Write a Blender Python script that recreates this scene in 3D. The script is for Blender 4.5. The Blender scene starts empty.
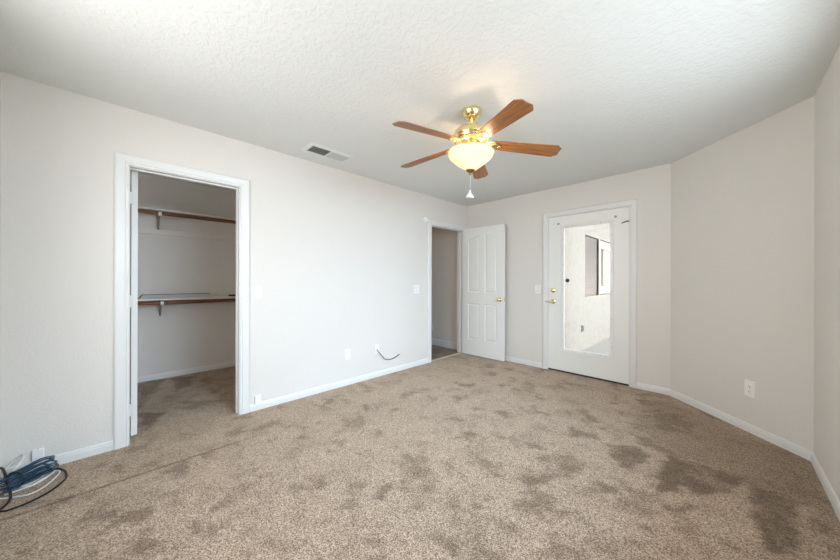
import bpy, bmesh, math, random
from mathutils import Vector, Matrix, noise
PI = math.pi
scene = bpy.context.scene
C = scene.collection

# ---------------------------------------------------------------- camera
YAW, ROLL, CAMZ, FPX = 0.7936, 0.0029, 1.2023, 298.55
cam_data = bpy.data.cameras.new('camera'); cam = bpy.data.objects.new('camera', cam_data); C.objects.link(cam)
cam_data.sensor_width = 36.0; cam_data.lens = FPX / 840 * 36.0; cam_data.clip_start = 0.02
cam_data.shift_y = 0.25 / 840
fw = Vector((-math.sin(YAW), math.cos(YAW), 0)); rt = Vector((math.cos(YAW), math.sin(YAW), 0)); up = Vector((0, 0, 1))
cu = rt * math.cos(ROLL) + up * math.sin(ROLL); cv = -rt * math.sin(ROLL) + up * math.cos(ROLL)
cam.matrix_world = Matrix(((cu.x, cv.x, -fw.x, 0), (cu.y, cv.y, -fw.y, 0), (cu.z, cv.z, -fw.z, CAMZ), (0, 0, 0, 1)))
scene.camera = cam

# ---------------------------------------------------------------- sky, daylight, exposure
world = bpy.data.worlds.new('sky'); scene.world = world; world.use_nodes = True
bg = world.node_tree.nodes['Background']; bg.inputs[0].default_value = (0.95, 0.945, 1.0, 1); bg.inputs[1].default_value = 4.5

def area(name, loc, rot, sx, sy, power, color, spread=PI):
    l = bpy.data.lights.new(name, 'AREA'); l.shape = 'RECTANGLE'; l.size = sx; l.size_y = sy; l.energy = power; l.color = color; l.spread = spread
    o = bpy.data.objects.new(name, l); C.objects.link(o); o.location = loc; o.rotation_euler = rot
    return o
# daylight through the side window and an added rear one: sky light slanting down, light off the ground slanting up
def aim(o, to):
    o.rotation_euler = (Vector(to) - o.location).to_track_quat('-Z', 'Y').to_euler()
aim(area('sky_light_side_window', (2.50, 1.40, 2.55), (0, 0, 0), 2.4, 2.0, 430, (0.54, 0.76, 1.0)), (-3.0, 1.8, 0.6))

area('fill_rear_window', (-1.35, -0.72, 1.52), (PI / 2, 0, 0), 1.4, 1.15, 27, (1.0, 0.965, 0.92))  # fill lamp outside the added rear window
area('daylight_side_window', (0.62, 1.58, 1.52), (0, PI / 2, 0), 1.15, 1.9, 12, (0.55, 0.84, 1.0))
aim(area('hall_lamp', (-4.2, 3.2, 2.42), (0, 0, 0), 0.3, 0.3, 1.8, (1.0, 0.68, 0.36)), (-4.2, 3.2, 0))
vs = scene.view_settings
vs.view_transform = 'Standard'; vs.look = 'None'; vs.gamma = 1.0; vs.exposure = 0.0; vs.use_curve_mapping = False
scene.cycles.max_bounces = 16; scene.cycles.diffuse_bounces = 10; scene.cycles.transparent_max_bounces = 16

# ---------------------------------------------------------------- helpers
class MB:
    def __init__(self): self.v = []; self.f = []; self.smooth = []
    def add(self, vs_, fs, sm=False):
        n = len(self.v); self.v += [tuple(p) for p in vs_]
        for f in fs: self.f.append([i + n for i in f]); self.smooth.append(sm)
        return self
    def box(self, a, b):
        x0, y0, z0 = [min(a[i], b[i]) for i in range(3)]; x1, y1, z1 = [max(a[i], b[i]) for i in range(3)]
        return self.add([(x0,y0,z0),(x1,y0,z0),(x1,y1,z0),(x0,y1,z0),(x0,y0,z1),(x1,y0,z1),(x1,y1,z1),(x0,y1,z1)],
                        [(0,3,2,1),(4,5,6,7),(0,1,5,4),(1,2,6,5),(2,3,7,6),(3,0,4,7)])
    def prism(self, poly, d0, d1, fn):
        n = len(poly); vs_ = [fn(a, b, d0) for a, b in poly] + [fn(a, b, d1) for a, b in poly]
        return self.add(vs_, [list(range(n))[::-1], list(range(n, 2*n))] + [(i, (i+1) % n, n+(i+1) % n, n+i) for i in range(n)])
    def sweep(self, path, prof, fn, closed=False, side=1, cap=True):
        # mitred run of a profile [(offset, depth)] along a 2D path, offset to the left (side=1) or right (-1)
        n = len(path); m = len(prof); vs_ = []
        for i, p in enumerate(path):
            def nrm(a, b):
                dx, dy = b[0]-a[0], b[1]-a[1]; l = math.hypot(dx, dy); return (-dy/l*side, dx/l*side)
            if closed or 0 < i < n-1:
                n1 = nrm(path[i-1], p); n2 = nrm(p, path[(i+1) % n]); k = 1 + n1[0]*n2[0] + n1[1]*n2[1]
                mt = ((n1[0]+n2[0])/k, (n1[1]+n2[1])/k)
            else: mt = nrm(p, path[1]) if i == 0 else nrm(path[i-1], p)
            for o, d in prof: vs_.append(fn(p[0]+mt[0]*o, p[1]+mt[1]*o, d))
        fs = []
        for i in range(n if closed else n-1):
            a, b = i*m, ((i+1) % n)*m
            for j in range(m-1): fs.append((a+j, a+j+1, b+j+1, b+j))
        if not closed:
            fs.append((0, m-1, (m)+m-1, m)) if False else None
            fs = [f for f in fs if f]
            if cap: fs.append(list(range(m))); fs.append([(n-1)*m+j for j in range(m)][::-1])
        return self.add(vs_, fs)
    def tube(self, pts, r, seg=8, closed=False, cap=True):
        pts = [Vector(p) for p in pts]; n = len(pts); vs_ = []; prev = None
        for i, p in enumerate(pts):
            a = pts[i-1] if (closed or i > 0) else p; b = pts[(i+1) % n] if (closed or i < n-1) else p
            t = (b-a).normalized()
            if prev is None:
                u = t.cross(Vector((0, 0, 1)));
                if u.length < 1e-3: u = t.cross(Vector((1, 0, 0)))
            else: u = prev - t*prev.dot(t)
            u.normalize(); prev = u; w = t.cross(u)
            rr = r[i] if isinstance(r, (list, tuple)) else r
            for k in range(seg):
                an = 2*PI*k/seg; vs_.append(p + u*math.cos(an)*rr + w*math.sin(an)*rr)
        fs = []
        for i in range(n if closed else n-1):
            a, b = i*seg, ((i+1) % n)*seg
            for k in range(seg): fs.append((a+k, a+(k+1) % seg, b+(k+1) % seg, b+k))
        if not closed and cap: fs.append(list(range(seg))[::-1]); fs.append([(n-1)*seg+k for k in range(seg)])
        return self.add(vs_, fs, True)
    def lathe(self, prof, seg=32, mat=None, wob=None):
        vs_ = []; m = len(prof); mat = mat or Matrix()
        for k in range(seg):
            an = 2*PI*k/seg
            for r, h in prof: vs_.append(mat @ Vector((r*math.cos(an), r*math.sin(an), h)))
        fs = [(k*m+j, ((k+1) % seg)*m+j, ((k+1) % seg)*m+j+1, k*m+j+1) for k in range(seg) for j in range(m-1)]
        return self.add(vs_, fs, True)
    def build(self, name, m=None, parent=None, bevel=0, kind=None, recalc=True):
        me = bpy.data.meshes.new(name); me.from_pydata(self.v, [], self.f); 
        me.polygons.foreach_set('use_smooth', self.smooth)
        bm = bmesh.new(); bm.from_mesh(me); bmesh.ops.remove_doubles(bm, verts=bm.verts, dist=1e-6)
        if recalc: bmesh.ops.recalc_face_normals(bm, faces=bm.faces)
        bm.to_mesh(me); bm.free()
        if m: me.materials.append(m)
        o = bpy.data.objects.new(name, me); C.objects.link(o)
        if parent: o.parent = parent
        if bevel:
            b = o.modifiers.new('bevel', 'BEVEL'); b.width = bevel; b.segments = 2; b.limit_method = 'ANGLE'; b.angle_limit = 0.6
        if kind: o['kind'] = kind
        return o
def spline(pts, n=8, closed=False):
    P = [Vector(p) for p in pts]; out = []; N = len(P)
    for i in range(N if closed else N-1):
        g = lambda k: P[k % N] if closed else P[max(0, min(N-1, k))]
        p0, p1, p2, p3 = g(i-1), g(i), g(i+1), g(i+2)
        for j in range(n):
            t = j/n
            out.append(0.5*((2*p1) + (p2-p0)*t + (2*p0-5*p1+4*p2-p3)*t*t + (3*p1-p0-3*p2+p3)*t**3))
    if not closed: out.append(P[-1])
    return out
def tag(o, label, cat, group=None, kind=None):
    o['label'] = label; o['category'] = cat
    if group: o['group'] = group
    if kind: o['kind'] = kind
    return o
def empty(name, loc=(0, 0, 0), rz=0):
    o = bpy.data.objects.new(name, None); C.objects.link(o); o.location = loc; o.rotation_euler = (0, 0, rz); o.empty_display_size = 0.05
    return o
def T(x, y, z, rx=0, ry=0, rz=0):
    from mathutils import Euler
    return Matrix.Translation((x, y, z)) @ Euler((rx, ry, rz)).to_matrix().to_4x4()

# ---------------------------------------------------------------- materials
def lin(c):
    return tuple(((v/255)/12.92 if v/255 <= 0.04045 else ((v/255+0.055)/1.055)**2.4) for v in c) + (1,)
def mat(name, col, rough=0.5, metal=0.0, spec=0.5):
    m = bpy.data.materials.new(name); m.use_nodes = True; b = m.node_tree.nodes['Principled BSDF']
    b.inputs['Base Color'].default_value = lin(col); b.inputs['Roughness'].default_value = rough
    b.inputs['Metallic'].default_value = metal; b.inputs['Specular IOR Level'].default_value = spec
    return m
def nd(m, t, **kw):
    n = m.node_tree.nodes.new(t)
    for k, v in kw.items():
        if k in ('loc',): continue
        if hasattr(n, k): setattr(n, k, v)
        else: n.inputs[k.replace('_', ' ')].default_value = v
    return n
def lk(m, a, b): m.node_tree.links.new(a, b)
def bump(m, src, strength, dist):
    b = nd(m, 'ShaderNodeBump'); b.inputs['Strength'].default_value = strength; b.inputs['Distance'].default_value = dist
    lk(m, src, b.inputs['Height']); lk(m, b.outputs[0], m.node_tree.nodes['Principled BSDF'].inputs['Normal']); return b
def coords(m):
    return nd(m, 'ShaderNodeTexCoord').outputs['Object']
def ramp(m, src, stops):
    r = nd(m, 'ShaderNodeValToRGB'); e = r.color_ramp.elements
    while len(e) < len(stops): e.new(0.5)
    for el, (p, c) in zip(e, stops): el.position = p; el.color = c
    lk(m, src, r.inputs[0]); return r.outputs[0]
def orange_peel(name, col, scale=75, strength=0.25, rough=0.6):
    m = mat(name, col, rough, 0, 0.3); co = coords(m)
    n = nd(m, 'ShaderNodeTexNoise'); n.inputs['Scale'].default_value = scale; n.inputs['Detail'].default_value = 2.0; lk(m, co, n.inputs['Vector'])
    bump(m, n.outputs[0], strength, 0.006); return m
M = {}
M['wall'] = orange_peel('greige_wall_paint', (221, 217, 210))
M['hall_wall'] = M['wall']
M['white'] = mat('white_semi_gloss_paint', (224, 224, 221), 0.35)
M['slat'] = mat('grey_register_slat', (196, 202, 200), 0.45)
M['door'] = mat('white_door_paint', (233, 233, 228), 0.38)
M['plastic'] = mat('white_plastic', (240, 239, 235), 0.35)
M['slot'] = mat('dark_slot', (40, 38, 36), 0.6)
M['gap'] = mat('dark_grey', (70, 66, 62), 0.7)
M['brass'] = mat('polished_brass', (246, 224, 166), 0.22, 1.0)
M['antique'] = mat('antique_brass', (150, 122, 78), 0.3, 1.0)
M['steel'] = mat('galvanised_steel', (150, 150, 150), 0.4, 0.8)
M['black'] = mat('black_rubber', (16, 16, 17), 0.4)
M['whitecable'] = mat('white_cable_jacket', (225, 226, 222), 0.4)
M['blue'] = mat('blue_cable_jacket', (27, 68, 96), 0.38)
M['bracket'] = mat('painted_bracket', (150, 138, 122), 0.4)
M['shelf'] = mat('white_shelf_board', (226, 220, 210), 0.5)
M['threshold'] = mat('pale_threshold_strip', (205, 190, 172), 0.5)
M['concrete'] = orange_peel('patio_concrete', (165, 165, 160), 40, 0.3, 0.9)
M['stucco'] = orange_peel('white_stucco', (162, 159, 148), 16, 1.0, 0.9)
_m = M['stucco']; _n = nd(_m, 'ShaderNodeTexNoise'); _n.inputs['Scale'].default_value = 9; _n.inputs['Detail'].default_value = 5; _n.inputs['Roughness'].default_value = 0.7; lk(_m, coords(_m), _n.inputs['Vector'])
lk(_m, ramp(_m, _n.outputs[0], [(0.34, lin((154, 151, 140))), (0.52, lin((163, 160, 149))), (0.7, lin((167, 165, 154)))]), _m.node_tree.nodes['Principled BSDF'].inputs['Base Color'])
M['blind'] = mat('blind_slats', (158, 144, 122), 0.6)
M['vinyl'] = mat('vinyl_window_frame', (196, 192, 180), 0.4)
M['patio_vinyl'] = mat('patio_window_vinyl', (146, 141, 128), 0.4)
M['tray'] = mat('pale_grey_metal', (206, 205, 203), 0.45)
M['bluedot'] = mat('dark_blue_label', (38, 52, 66), 0.5)
# ceiling: knockdown texture
m = mat('knockdown_ceiling', (222, 225, 222), 0.75, 0, 0.2); co = coords(m)
n1 = nd(m, 'ShaderNodeTexNoise'); n1.inputs['Scale'].default_value = 34; n1.inputs['Detail'].default_value = 3; n1.inputs['Distortion'].default_value = 0.6; lk(m, co, n1.inputs['Vector'])
r_ = ramp(m, n1.outputs[0], [(0.42, (0,0,0,1)), (0.58, (1,1,1,1))])
bump(m, r_, 0.3, 0.005); M['ceiling'] = m
# carpet: speckled taupe cut pile, pile marks and painted wall-side shade held in a vertex attribute
m = mat('taupe_carpet', (150, 134, 122), 0.95, 0, 0.08); co = coords(m); b = m.node_tree.nodes['Principled BSDF']
b.inputs['Sheen Weight'].default_value = 0.35; b.inputs['Sheen Roughness'].default_value = 0.45; b.inputs['Sheen Tint'].default_value = lin((236, 214, 190))
sp = nd(m, 'ShaderNodeTexVoronoi'); sp.inputs['Scale'].default_value = 230; lk(m, co, sp.inputs['Vector'])
sepc = nd(m, 'ShaderNodeSeparateColor'); lk(m, sp.outputs['Color'], sepc.inputs[0])
fn2 = nd(m, 'ShaderNodeTexNoise'); fn2.inputs['Scale'].default_value = 185; fn2.inputs['Detail'].default_value = 4; fn2.inputs['Roughness'].default_value = 0.8; lk(m, co, fn2.inputs['Vector'])
av = nd(m, 'ShaderNodeMix'); av.inputs[0].default_value = 0.62; lk(m, sepc.outputs[0], av.inputs[2]); lk(m, fn2.outputs[0], av.inputs[3])
spk = ramp(m, av.outputs[0], [(0.24, lin((80, 66, 54))), (0.5, lin((156, 136, 117))), (0.76, lin((214, 195, 174)))])
mo = nd(m, 'ShaderNodeTexNoise'); mo.inputs['Scale'].default_value = 4.5; mo.inputs['Detail'].default_value = 6; mo.inputs['Roughness'].default_value = 0.62; mo.inputs['Distortion'].default_value = 0.5; lk(m, co, mo.inputs['Vector'])
mor = ramp(m, mo.outputs[0], [(0.30, (0.72,0.70,0.68,1)), (0.46, (0.97,0.97,0.97,1)), (0.62, (1.04,1.04,1.04,1))])
mx = nd(m, 'ShaderNodeMix', data_type='RGBA', blend_type='MULTIPLY'); mx.inputs[0].default_value = 1.0
lk(m, spk, mx.inputs[6]); lk(m, mor, mx.inputs[7])
at = nd(m, 'ShaderNodeAttribute'); at.attribute_name = 'nap_shade'
dk = nd(m, 'ShaderNodeMix', data_type='RGBA', blend_type='MULTIPLY'); dk.inputs[7].default_value = (0.40, 0.375, 0.35, 1)
lk(m, at.outputs['Fac'], dk.inputs[0]); lk(m, mx.outputs[2], dk.inputs[6]); lk(m, dk.outputs[2], b.inputs['Base Color'])
bump(m, av.outputs[0], 0.45, 0.008); M['carpet'] = m
# hall plank floor
m = mat('grey_brown_planks', (120, 104, 92), 0.4); co = coords(m)
mp = nd(m, 'ShaderNodeMapping'); mp.inputs['Scale'].default_value = (1.2, 14, 1); lk(m, co, mp.inputs[0])
n1 = nd(m, 'ShaderNodeTexNoise'); n1.inputs['Scale'].default_value = 2.2; n1.inputs['Detail'].default_value = 5; lk(m, mp.outputs[0], n1.inputs['Vector'])
lk(m, ramp(m, n1.outputs[0], [(0.35, lin((84, 68, 58))), (0.65, lin((158, 140, 124)))]), m.node_tree.nodes['Principled BSDF'].inputs['Base Color']); M['planks'] = m
# wood
def wood(name, c0, c1, c2, sc=(3, 42, 42), rough=0.35):
    m = mat(name, c1, rough); co = coords(m)
    mp = nd(m, 'ShaderNodeMapping'); mp.inputs['Scale'].default_value = sc; lk(m, co, mp.inputs[0])
    n1 = nd(m, 'ShaderNodeTexNoise'); n1.inputs['Scale'].default_value = 1.6; n1.inputs['Detail'].default_value = 6; n1.inputs['Distortion'].default_value = 0.8; lk(m, mp.outputs[0], n1.inputs['Vector'])
    lk(m, ramp(m, n1.outputs[0], [(0.3, lin(c0)), (0.5, lin(c1)), (0.72, lin(c2))]), m.node_tree.nodes['Principled BSDF'].inputs['Base Color']); return m
M['blade'] = wood('oak_fan_blade', (116, 70, 32), (154, 99, 50), (186, 128, 72))
M['rod'] = wood('stained_closet_pole', (92, 58, 36), (124, 82, 54), (146, 102, 70), (40, 2, 40), 0.45)
# window / door glass
m = bpy.data.materials.new('clear_glass'); m.use_nodes = True; nt = m.node_tree; nt.nodes.clear()
out = nt.nodes.new('ShaderNodeOutputMaterial'); mixs = nt.nodes.new('ShaderNodeMixShader'); tr = nt.nodes.new('ShaderNodeBsdfTransparent'); gl = nt.nodes.new('ShaderNodeBsdfGlossy')
gl.inputs['Roughness'].default_value = 0.02; mixs.inputs[0].default_value = 0.05
nt.links.new(tr.outputs[0], mixs.inputs[1]); nt.links.new(gl.outputs[0], mixs.inputs[2]); nt.links.new(mixs.outputs[0], out.inputs[0]); M['glass'] = m
# alabaster lamp glass: lets the bulbs inside shine through
m = bpy.data.materials.new('alabaster_glass'); m.use_nodes = True; nt = m.node_tree; nt.nodes.clear()
out = nt.nodes.new('ShaderNodeOutputMaterial'); mixs = nt.nodes.new('ShaderNodeMixShader'); tl = nt.nodes.new('ShaderNodeBsdfTranslucent'); df = nt.nodes.new('ShaderNodeBsdfPrincipled')
tl.inputs[0].default_value = (0.38, 0.30, 0.19, 1); df.inputs['Base Color'].default_value = (0.92, 0.87, 0.78, 1); df.inputs['Roughness'].default_value = 0.25
mixs.inputs[0].default_value = 0.45
nt.links.new(tl.outputs[0], mixs.inputs[1]); nt.links.new(df.outputs[0], mixs.inputs[2]); nt.links.new(mixs.outputs[0], out.inputs[0]); M['alabaster'] = m
m = mat('warm_bulb', (255, 230, 190), 0.5); b = m.node_tree.nodes['Principled BSDF']; b.inputs['Emission Color'].default_value = (1.0, 0.78, 0.52, 1); b.inputs['Emission Strength'].default_value = 8; M['bulb'] = m

# ---------------------------------------------------------------- room shell
DL, DB, DR, KX, H = 3.024, 4.0806, 0.4235, -0.3883, 2.44
WT = 0.115; XL = -DL; XO = XL - WT; YN = -0.535; YB = DB; XC = -4.787; KY = KX + DB - DR     # angled wall from (KX, DB) to (DR, KY)
CY0, CY1, CZ = 0.003, 0.730, 2.045      # closet rough opening
BY0, BY1, BZ = 3.200, 3.985, 2.045      # bedroom door rough opening
EX0, EX1, EZ = -1.690, -0.730, 2.075    # exterior door rough opening
def struct(mb, name, m, label, cat='wall', bevel=0):
    o = mb.build(name, m, None, bevel, 'structure'); o['label'] = label; o['category'] = cat; return o
w = MB()
w.box((XO, YN-WT, 0), (XL, CY0, H)).box((XO, CY0, CZ), (XL, CY1, H)).box((XO, CY1, 0), (XL, BY0, H)).box((XO, BY0, BZ), (XL, BY1, H)).box((XO, BY1, 0), (XL, DB+0.12, H))
struct(w, 'wall_left', M['wall'], 'long greige wall with the closet opening and the bedroom doorway')
w = MB()
w.box((XL, DB, 0), (EX0, DB+0.12, H)).box((EX0, DB, EZ), (EX1, DB+0.12, H)).box((EX1, DB, 0), (KX, DB+0.12, H))
struct(w, 'wall_back', M['wall'], 'greige end wall holding the glazed exterior door')
s2 = 0.12
w = MB(); idn = lambda a, b, d: (a, b, d)
w.prism([(KX, DB), (DR, KY), (DR+s2, KY+0.05), (KX+0.05, DB+s2), (KX, DB+s2)], 0, H, idn)
struct(w, 'wall_angled', M['wall'], 'greige diagonal wall with one outlet, between the end wall and the side wall')
WY0, WY1, WZ0, WZ1 = 0.60, 2.56, 0.92, 2.12
w = MB()
w.box((DR, YN-WT, 0), (DR+s2, WY0, H)).box((DR, WY0, 0), (DR+s2, WY1, WZ0)).box((DR, WY0, WZ1), (DR+s2, WY1, H)).box((DR, WY1, 0), (DR+s2, KY+0.05, H))
struct(w, 'wall_right', M['wall'], 'greige side wall at the right edge beside the diagonal wall')
RX0, RX1 = -2.1, -0.6  # opening for the added rear window
w = MB()
w.box((XL, YN-WT, 0), (RX0, YN, H)).box((RX0, YN-WT, 0), (RX1, YN, WZ0)).box((RX0, YN-WT, WZ1), (RX1, YN, H)).box((RX1, YN-WT, 0), (DR, YN, H))
struct(w, 'wall_near', M['wall'], 'greige wall meeting the left wall beside the cable coil')
w = MB().box((XC-0.12, -1.0, 0), (XC, 1.45, H)); struct(w, 'wall_closet_back', M['wall'], 'closet wall carrying both shelves')
w = MB().box((XC, 1.33, 0), (XO, 1.45, H)); struct(w, 'wall_closet_side', M['wall'], 'closet side wall beyond the opening')
w = MB().box((XC, -1.0, 0), (XO, -0.88, H)); struct(w, 'wall_closet_far_side', M['wall'], 'closet side wall behind the open closet door')
w = MB().box((-5.0, 4.10, 0), (XO, 4.2, H)); struct(w, 'wall_hall', M['hall_wall'], 'hall wall seen through the bedroom doorway')
w = MB().box((-5.0, 2.3, 0), (-4.9, 4.1, H)); struct(w, 'wall_hall_end', M['hall_wall'], 'far end wall of the hall')
w = MB().box((-4.9, 2.3, 0), (XO, 2.4, H)); struct(w, 'wall_hall_side', M['hall_wall'], 'hall side wall facing away from the bedroom')
w = MB().prism([(-5.05, -1.05), (DR+s2, -1.05), (DR+s2, KY+0.05), (KX+0.05, DB+s2), (-5.05, DB+s2)], H, H+0.12, idn)
struct(w, 'ceiling', M['ceiling'], 'white ceiling with a knockdown texture', 'ceiling')
# carpet floor as a fine grid with pile marks and painted shade
PATCHES = [
[(-0.27, 2.67), (-0.08, 2.68), (0.09, 2.67), (0.05, 2.54), (-0.03, 2.38), (-0.11, 2.26), (-0.18, 2.35), (-0.21, 2.21), (-0.26, 2.11)],
[(0.11, 2.65), (0.29, 2.62), (0.23, 2.1), (0.14, 2.03), (0.11, 2.24)],
[(-0.62, 2.52), (-0.42, 2.65), (-0.35, 2.55), (-0.41, 2.27), (-0.51, 2.33)],
[(-0.52, 2.84), (-0.37, 2.86), (-0.22, 2.72), (-0.3, 2.67), (-0.44, 2.71)],
[(-0.95, 2.97), (-0.86, 3.06), (-0.77, 2.87), (-0.85, 2.78)],
[(-0.9, 2.45), (-0.74, 2.75), (-0.67, 2.6), (-0.77, 2.41)],
[(-0.24, 2.09), (-0.17, 2.09), (-0.11, 2.17), (-0.1, 2.06), (-0.17, 1.95)],
[(-0.01, 1.96), (0.07, 1.98), (0.06, 1.93), (0.0, 1.91)],
[(-1.53, 1.37), (-1.48, 1.46), (-1.35, 1.43), (-1.41, 1.32)],
[(-1.23, 1.49), (-1.17, 1.54), (-1.11, 1.47), (-1.15, 1.44)],
[(-1.33, 1.16), (-1.27, 1.18), (-1.23, 1.14), (-1.27, 1.12)],
[(-1.19, 1.24), (-1.07, 1.27), (-1.02, 1.24), (-1.11, 1.17)],
[(-0.76, 1.32), (-0.68, 1.36), (-0.64, 1.28), (-0.71, 1.25)],
[(-2.76, 0.79), (-2.73, 0.91), (-2.6, 0.89), (-2.63, 0.78)],
[(-2.29, 1.33), (-2.23, 1.5), (-2.07, 1.4), (-2.14, 1.28)],
[(-1.77, 0.43), (-1.66, 0.47), (-1.46, 0.39), (-1.52, 0.37)],
[(-1.62, 0.59), (-1.53, 0.66), (-1.48, 0.62), (-1.55, 0.58)],
[(-1.36, 0.84), (-1.29, 0.87), (-1.25, 0.83), (-1.29, 0.81)],
[(-0.43, 2.69), (0.41, 2.55), (0.44, 2.74), (0.42, 3.24), (-0.02, 3.54), (-0.36, 3.87), (-0.59, 3.7)],  # floor shade along the diagonal wall, painted into the carpet colour
[(-4.82, 0.09), (-4.72, 0.34), (-3.79, 0.09)],
[(-4.7, 0.4), (-4.66, 0.63), (-4.22, 0.52), (-4.15, 0.38)],
[(-3.69, 0.08), (-3.55, 0.26), (-3.21, 0.12)],
[(-3.73, 0.39), (-3.64, 0.62), (-3.42, 0.6), (-3.47, 0.42)],
[(-0.61, 3.86), (-0.14, 3.42), (-0.18, 3.04), (-0.43, 3.12)],
[(-1.48, 1.91), (-1.36, 1.95), (-1.36, 1.82)],
[(-0.85, 1.84), (-0.7, 1.89), (-0.73, 1.75)],
[(-1.41, 1.06), (-1.33, 1.09), (-1.32, 1.02)],
[(-1.45, 2.48), (-1.35, 2.52), (-1.35, 2.4)],
[(-2.49, 0.15), (-2.47, 0.28), (-2.34, 0.29), (-2.35, 0.17)],
[(-2.18, -0.09), (-2.18, 0.05), (-2.05, 0.09), (-2.04, -0.05)],
[(-1.95, -0.02), (-1.93, 0.08), (-1.79, 0.11), (-1.85, -0.0)],
[(-1.76, 0.25), (-1.73, 0.37), (-1.63, 0.34), (-1.64, 0.26)],
[(-2.2, 2.75), (-2.04, 2.82), (-2.01, 2.63)],
[(-0.63, 1.7), (-0.53, 1.71), (-0.57, 1.61)],
[(-0.36, 1.77), (-0.28, 1.8), (-0.31, 1.69)],
[(-0.58, 1.98), (-0.48, 1.98), (-0.5, 1.86)],
[(-0.95, 1.08), (-0.85, 1.12), (-0.86, 1.04)],
]
def inside(p, poly):
    r = False; j = len(poly)-1
    for i in range(len(poly)):
        if (poly[i][1] > p[1]) != (poly[j][1] > p[1]) and p[0] < (poly[j][0]-poly[i][0])*(p[1]-poly[i][1])/(poly[j][1]-poly[i][1])+poly[i][0]: r = not r
        j = i
    return r
BB = [(min(q[0] for q in p)-.1, max(q[0] for q in p)+.1, min(q[1] for q in p)-.1, max(q[1] for q in p)+.1) for p in PATCHES]
def depth_in(q, poly):
    d = 9.0
    for k in range(len(poly)):
        ax_, ay = poly[k]; bx, by = poly[(k+1) % len(poly)]; ux, uy = bx-ax_, by-ay
        t = max(0.0, min(1.0, ((q[0]-ax_)*ux+(q[1]-ay)*uy)/(ux*ux+uy*uy+1e-9)))
        d = min(d, math.hypot(q[0]-ax_-t*ux, q[1]-ay-t*uy))
    return d if inside(q, poly) else -d
SHARP = (0, 1, 2, 18, 19, 20, 21)
def nap_shade(x, y):
    n = noise.fractal(Vector((x*10, y*10, 0.3)), 0.8, 2.2, 4); n2 = noise.fractal(Vector((x*5.0, y*5.0, 9.1)), 0.7, 2.2, 5); v = 0.0
    g3 = noise.fractal(Vector((x*2.2, y*2.2, 21.7)), 0.9, 2.0, 3)
    for k, (p, bb) in enumerate(zip(PATCHES, BB)):
        if bb[0] < x < bb[1] and bb[2] < y < bb[3]:
            d = depth_in((x, y), p)
            if k == 18: a = 0.42*max(0, min(1, 0.5 + d/0.10 + 0.8*n2))
            elif k in SHARP: a = max(0, min(1, 0.55 + d/0.03 + 1.1*n)) * max(0.6, min(1.0, 0.95 + 0.6*n2))
            else: a = (0.55 if 8 <= k <= 17 else 0.8)*max(0, min(1, 0.30 + d/0.08 + 1.6*n))
            v = max(v, a)
    m = max(0.0, min(1.0, (n2*1.3 + 0.6*n + 0.5*g3 - 0.34)*1.6))      # loose mottling of the pile
    v = max(v, 0.60*m)
    sx = -2.527 + 0.006*noise.noise(Vector((y*7, 3, 1)))     # seam between two carpet widths
    if abs(x-sx) < 0.010 and y < 0.9: v = max(v, 0.95*min(1, (0.9-y)*2))
    t = (x+0.4318)/0.545
    if 0 <= t < 1.3:
        ln = 2.7185 - 0.06*t
        if abs(y-ln) < 0.010: v = max(v, 0.8)
    return max(0.0, min(1.0, v))
ST = 0.02; nx = int((DR+0.1+4.90)/ST)+1; ny = int((DB+0.1+1.0)/ST)+1
fv = []; fi = {}; ff = []; fn_ = []
def fidx(i, j):
    k = (i, j)
    if k not in fi:
        x, y = -4.90+i*ST, -1.0+j*ST; fi[k] = len(fv); fv.append((x, y, 0.0)); fn_.append(nap_shade(x, y))
    return fi[k]
for i in range(nx):
    for j in range(ny):
        x, y = -4.90+(i+.5)*ST, -1.0+(j+.5)*ST
        room = x > XL-0.03 and y > YN-0.05 and x < DR+0.05 and y < DB+0.06 and x+y < KX+DB+0.06
        clo = x <= XL-0.02 and y < 1.4
        if room or clo: ff.append((fidx(i, j), fidx(i+1, j), fidx(i+1, j+1), fidx(i, j+1)))
me = bpy.data.meshes.new('floor'); me.from_pydata(fv, [], ff); a_ = me.attributes.new('nap_shade', 'FLOAT', 'POINT'); a_.data.foreach_set('value', fn_)
me.materials.append(M['carpet']); fl = bpy.data.objects.new('floor', me); C.objects.link(fl); fl['kind'] = 'structure'; fl['label'] = 'taupe cut pile carpet with vacuum marks and painted shade by the diagonal wall'; fl['category'] = 'carpet'
w = MB().box((-5.0, 2.3, -0.06), (-3.05, 4.15, -0.004)); struct(w, 'floor_hall', M['planks'], 'grey brown plank floor of the hall', 'floor')
w = MB().box((-3.075, BY0, -0.01), (-3.025, BY1, 0.006)); struct(w, 'trim_threshold', M['threshold'], 'pale strip between carpet and hall planks', 'threshold', 0.002)

# ---------------------------------------------------------------- trim
def on_left(a, b, d): return (XL + d, a, b)
def on_back(a, b, d): return (a, DB - d, b)
CAS = [(0, -0.001), (0, 0.009), (0.006, 0.012), (0.016, 0.010), (0.022, 0.0145), (0.058, 0.018), (0.068, 0.017), (0.076, 0.011), (0.076, -0.001)]
def casing(name, a0, a1, top, fn, label, wd=0.076):
    pr = [(o*wd/0.076, d) for o, d in CAS]
    mb = MB(); mb.sweep([(a0, 0), (a0, top), (a1, top), (a1, 0)], pr, fn, side=1); return struct(mb, name, M['white'], label, 'door casing')
def jamb(parent, a0, a1, top, fn, t=0.013, stop=None, ql=0.010):
    mb = MB(); dd = -WT-0.002
    mb.prism([(a0-t, 0), (a0, 0), (a0, top), (a1, top), (a1, 0), (a1+t, 0), (a1+t, top+t), (a0-t, top+t)], dd, -0.0005, fn)
    if stop:
        s0, s1 = stop; q = 0.010
        mb.prism([(a0, 0), (a0+ql, 0), (a0+ql, top-q), (a1-q, top-q), (a1-q, 0), (a1, 0), (a1, top), (a0, top)], -s1, -s0, fn)
    return mb.build('jamb', M['white'], parent)
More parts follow.
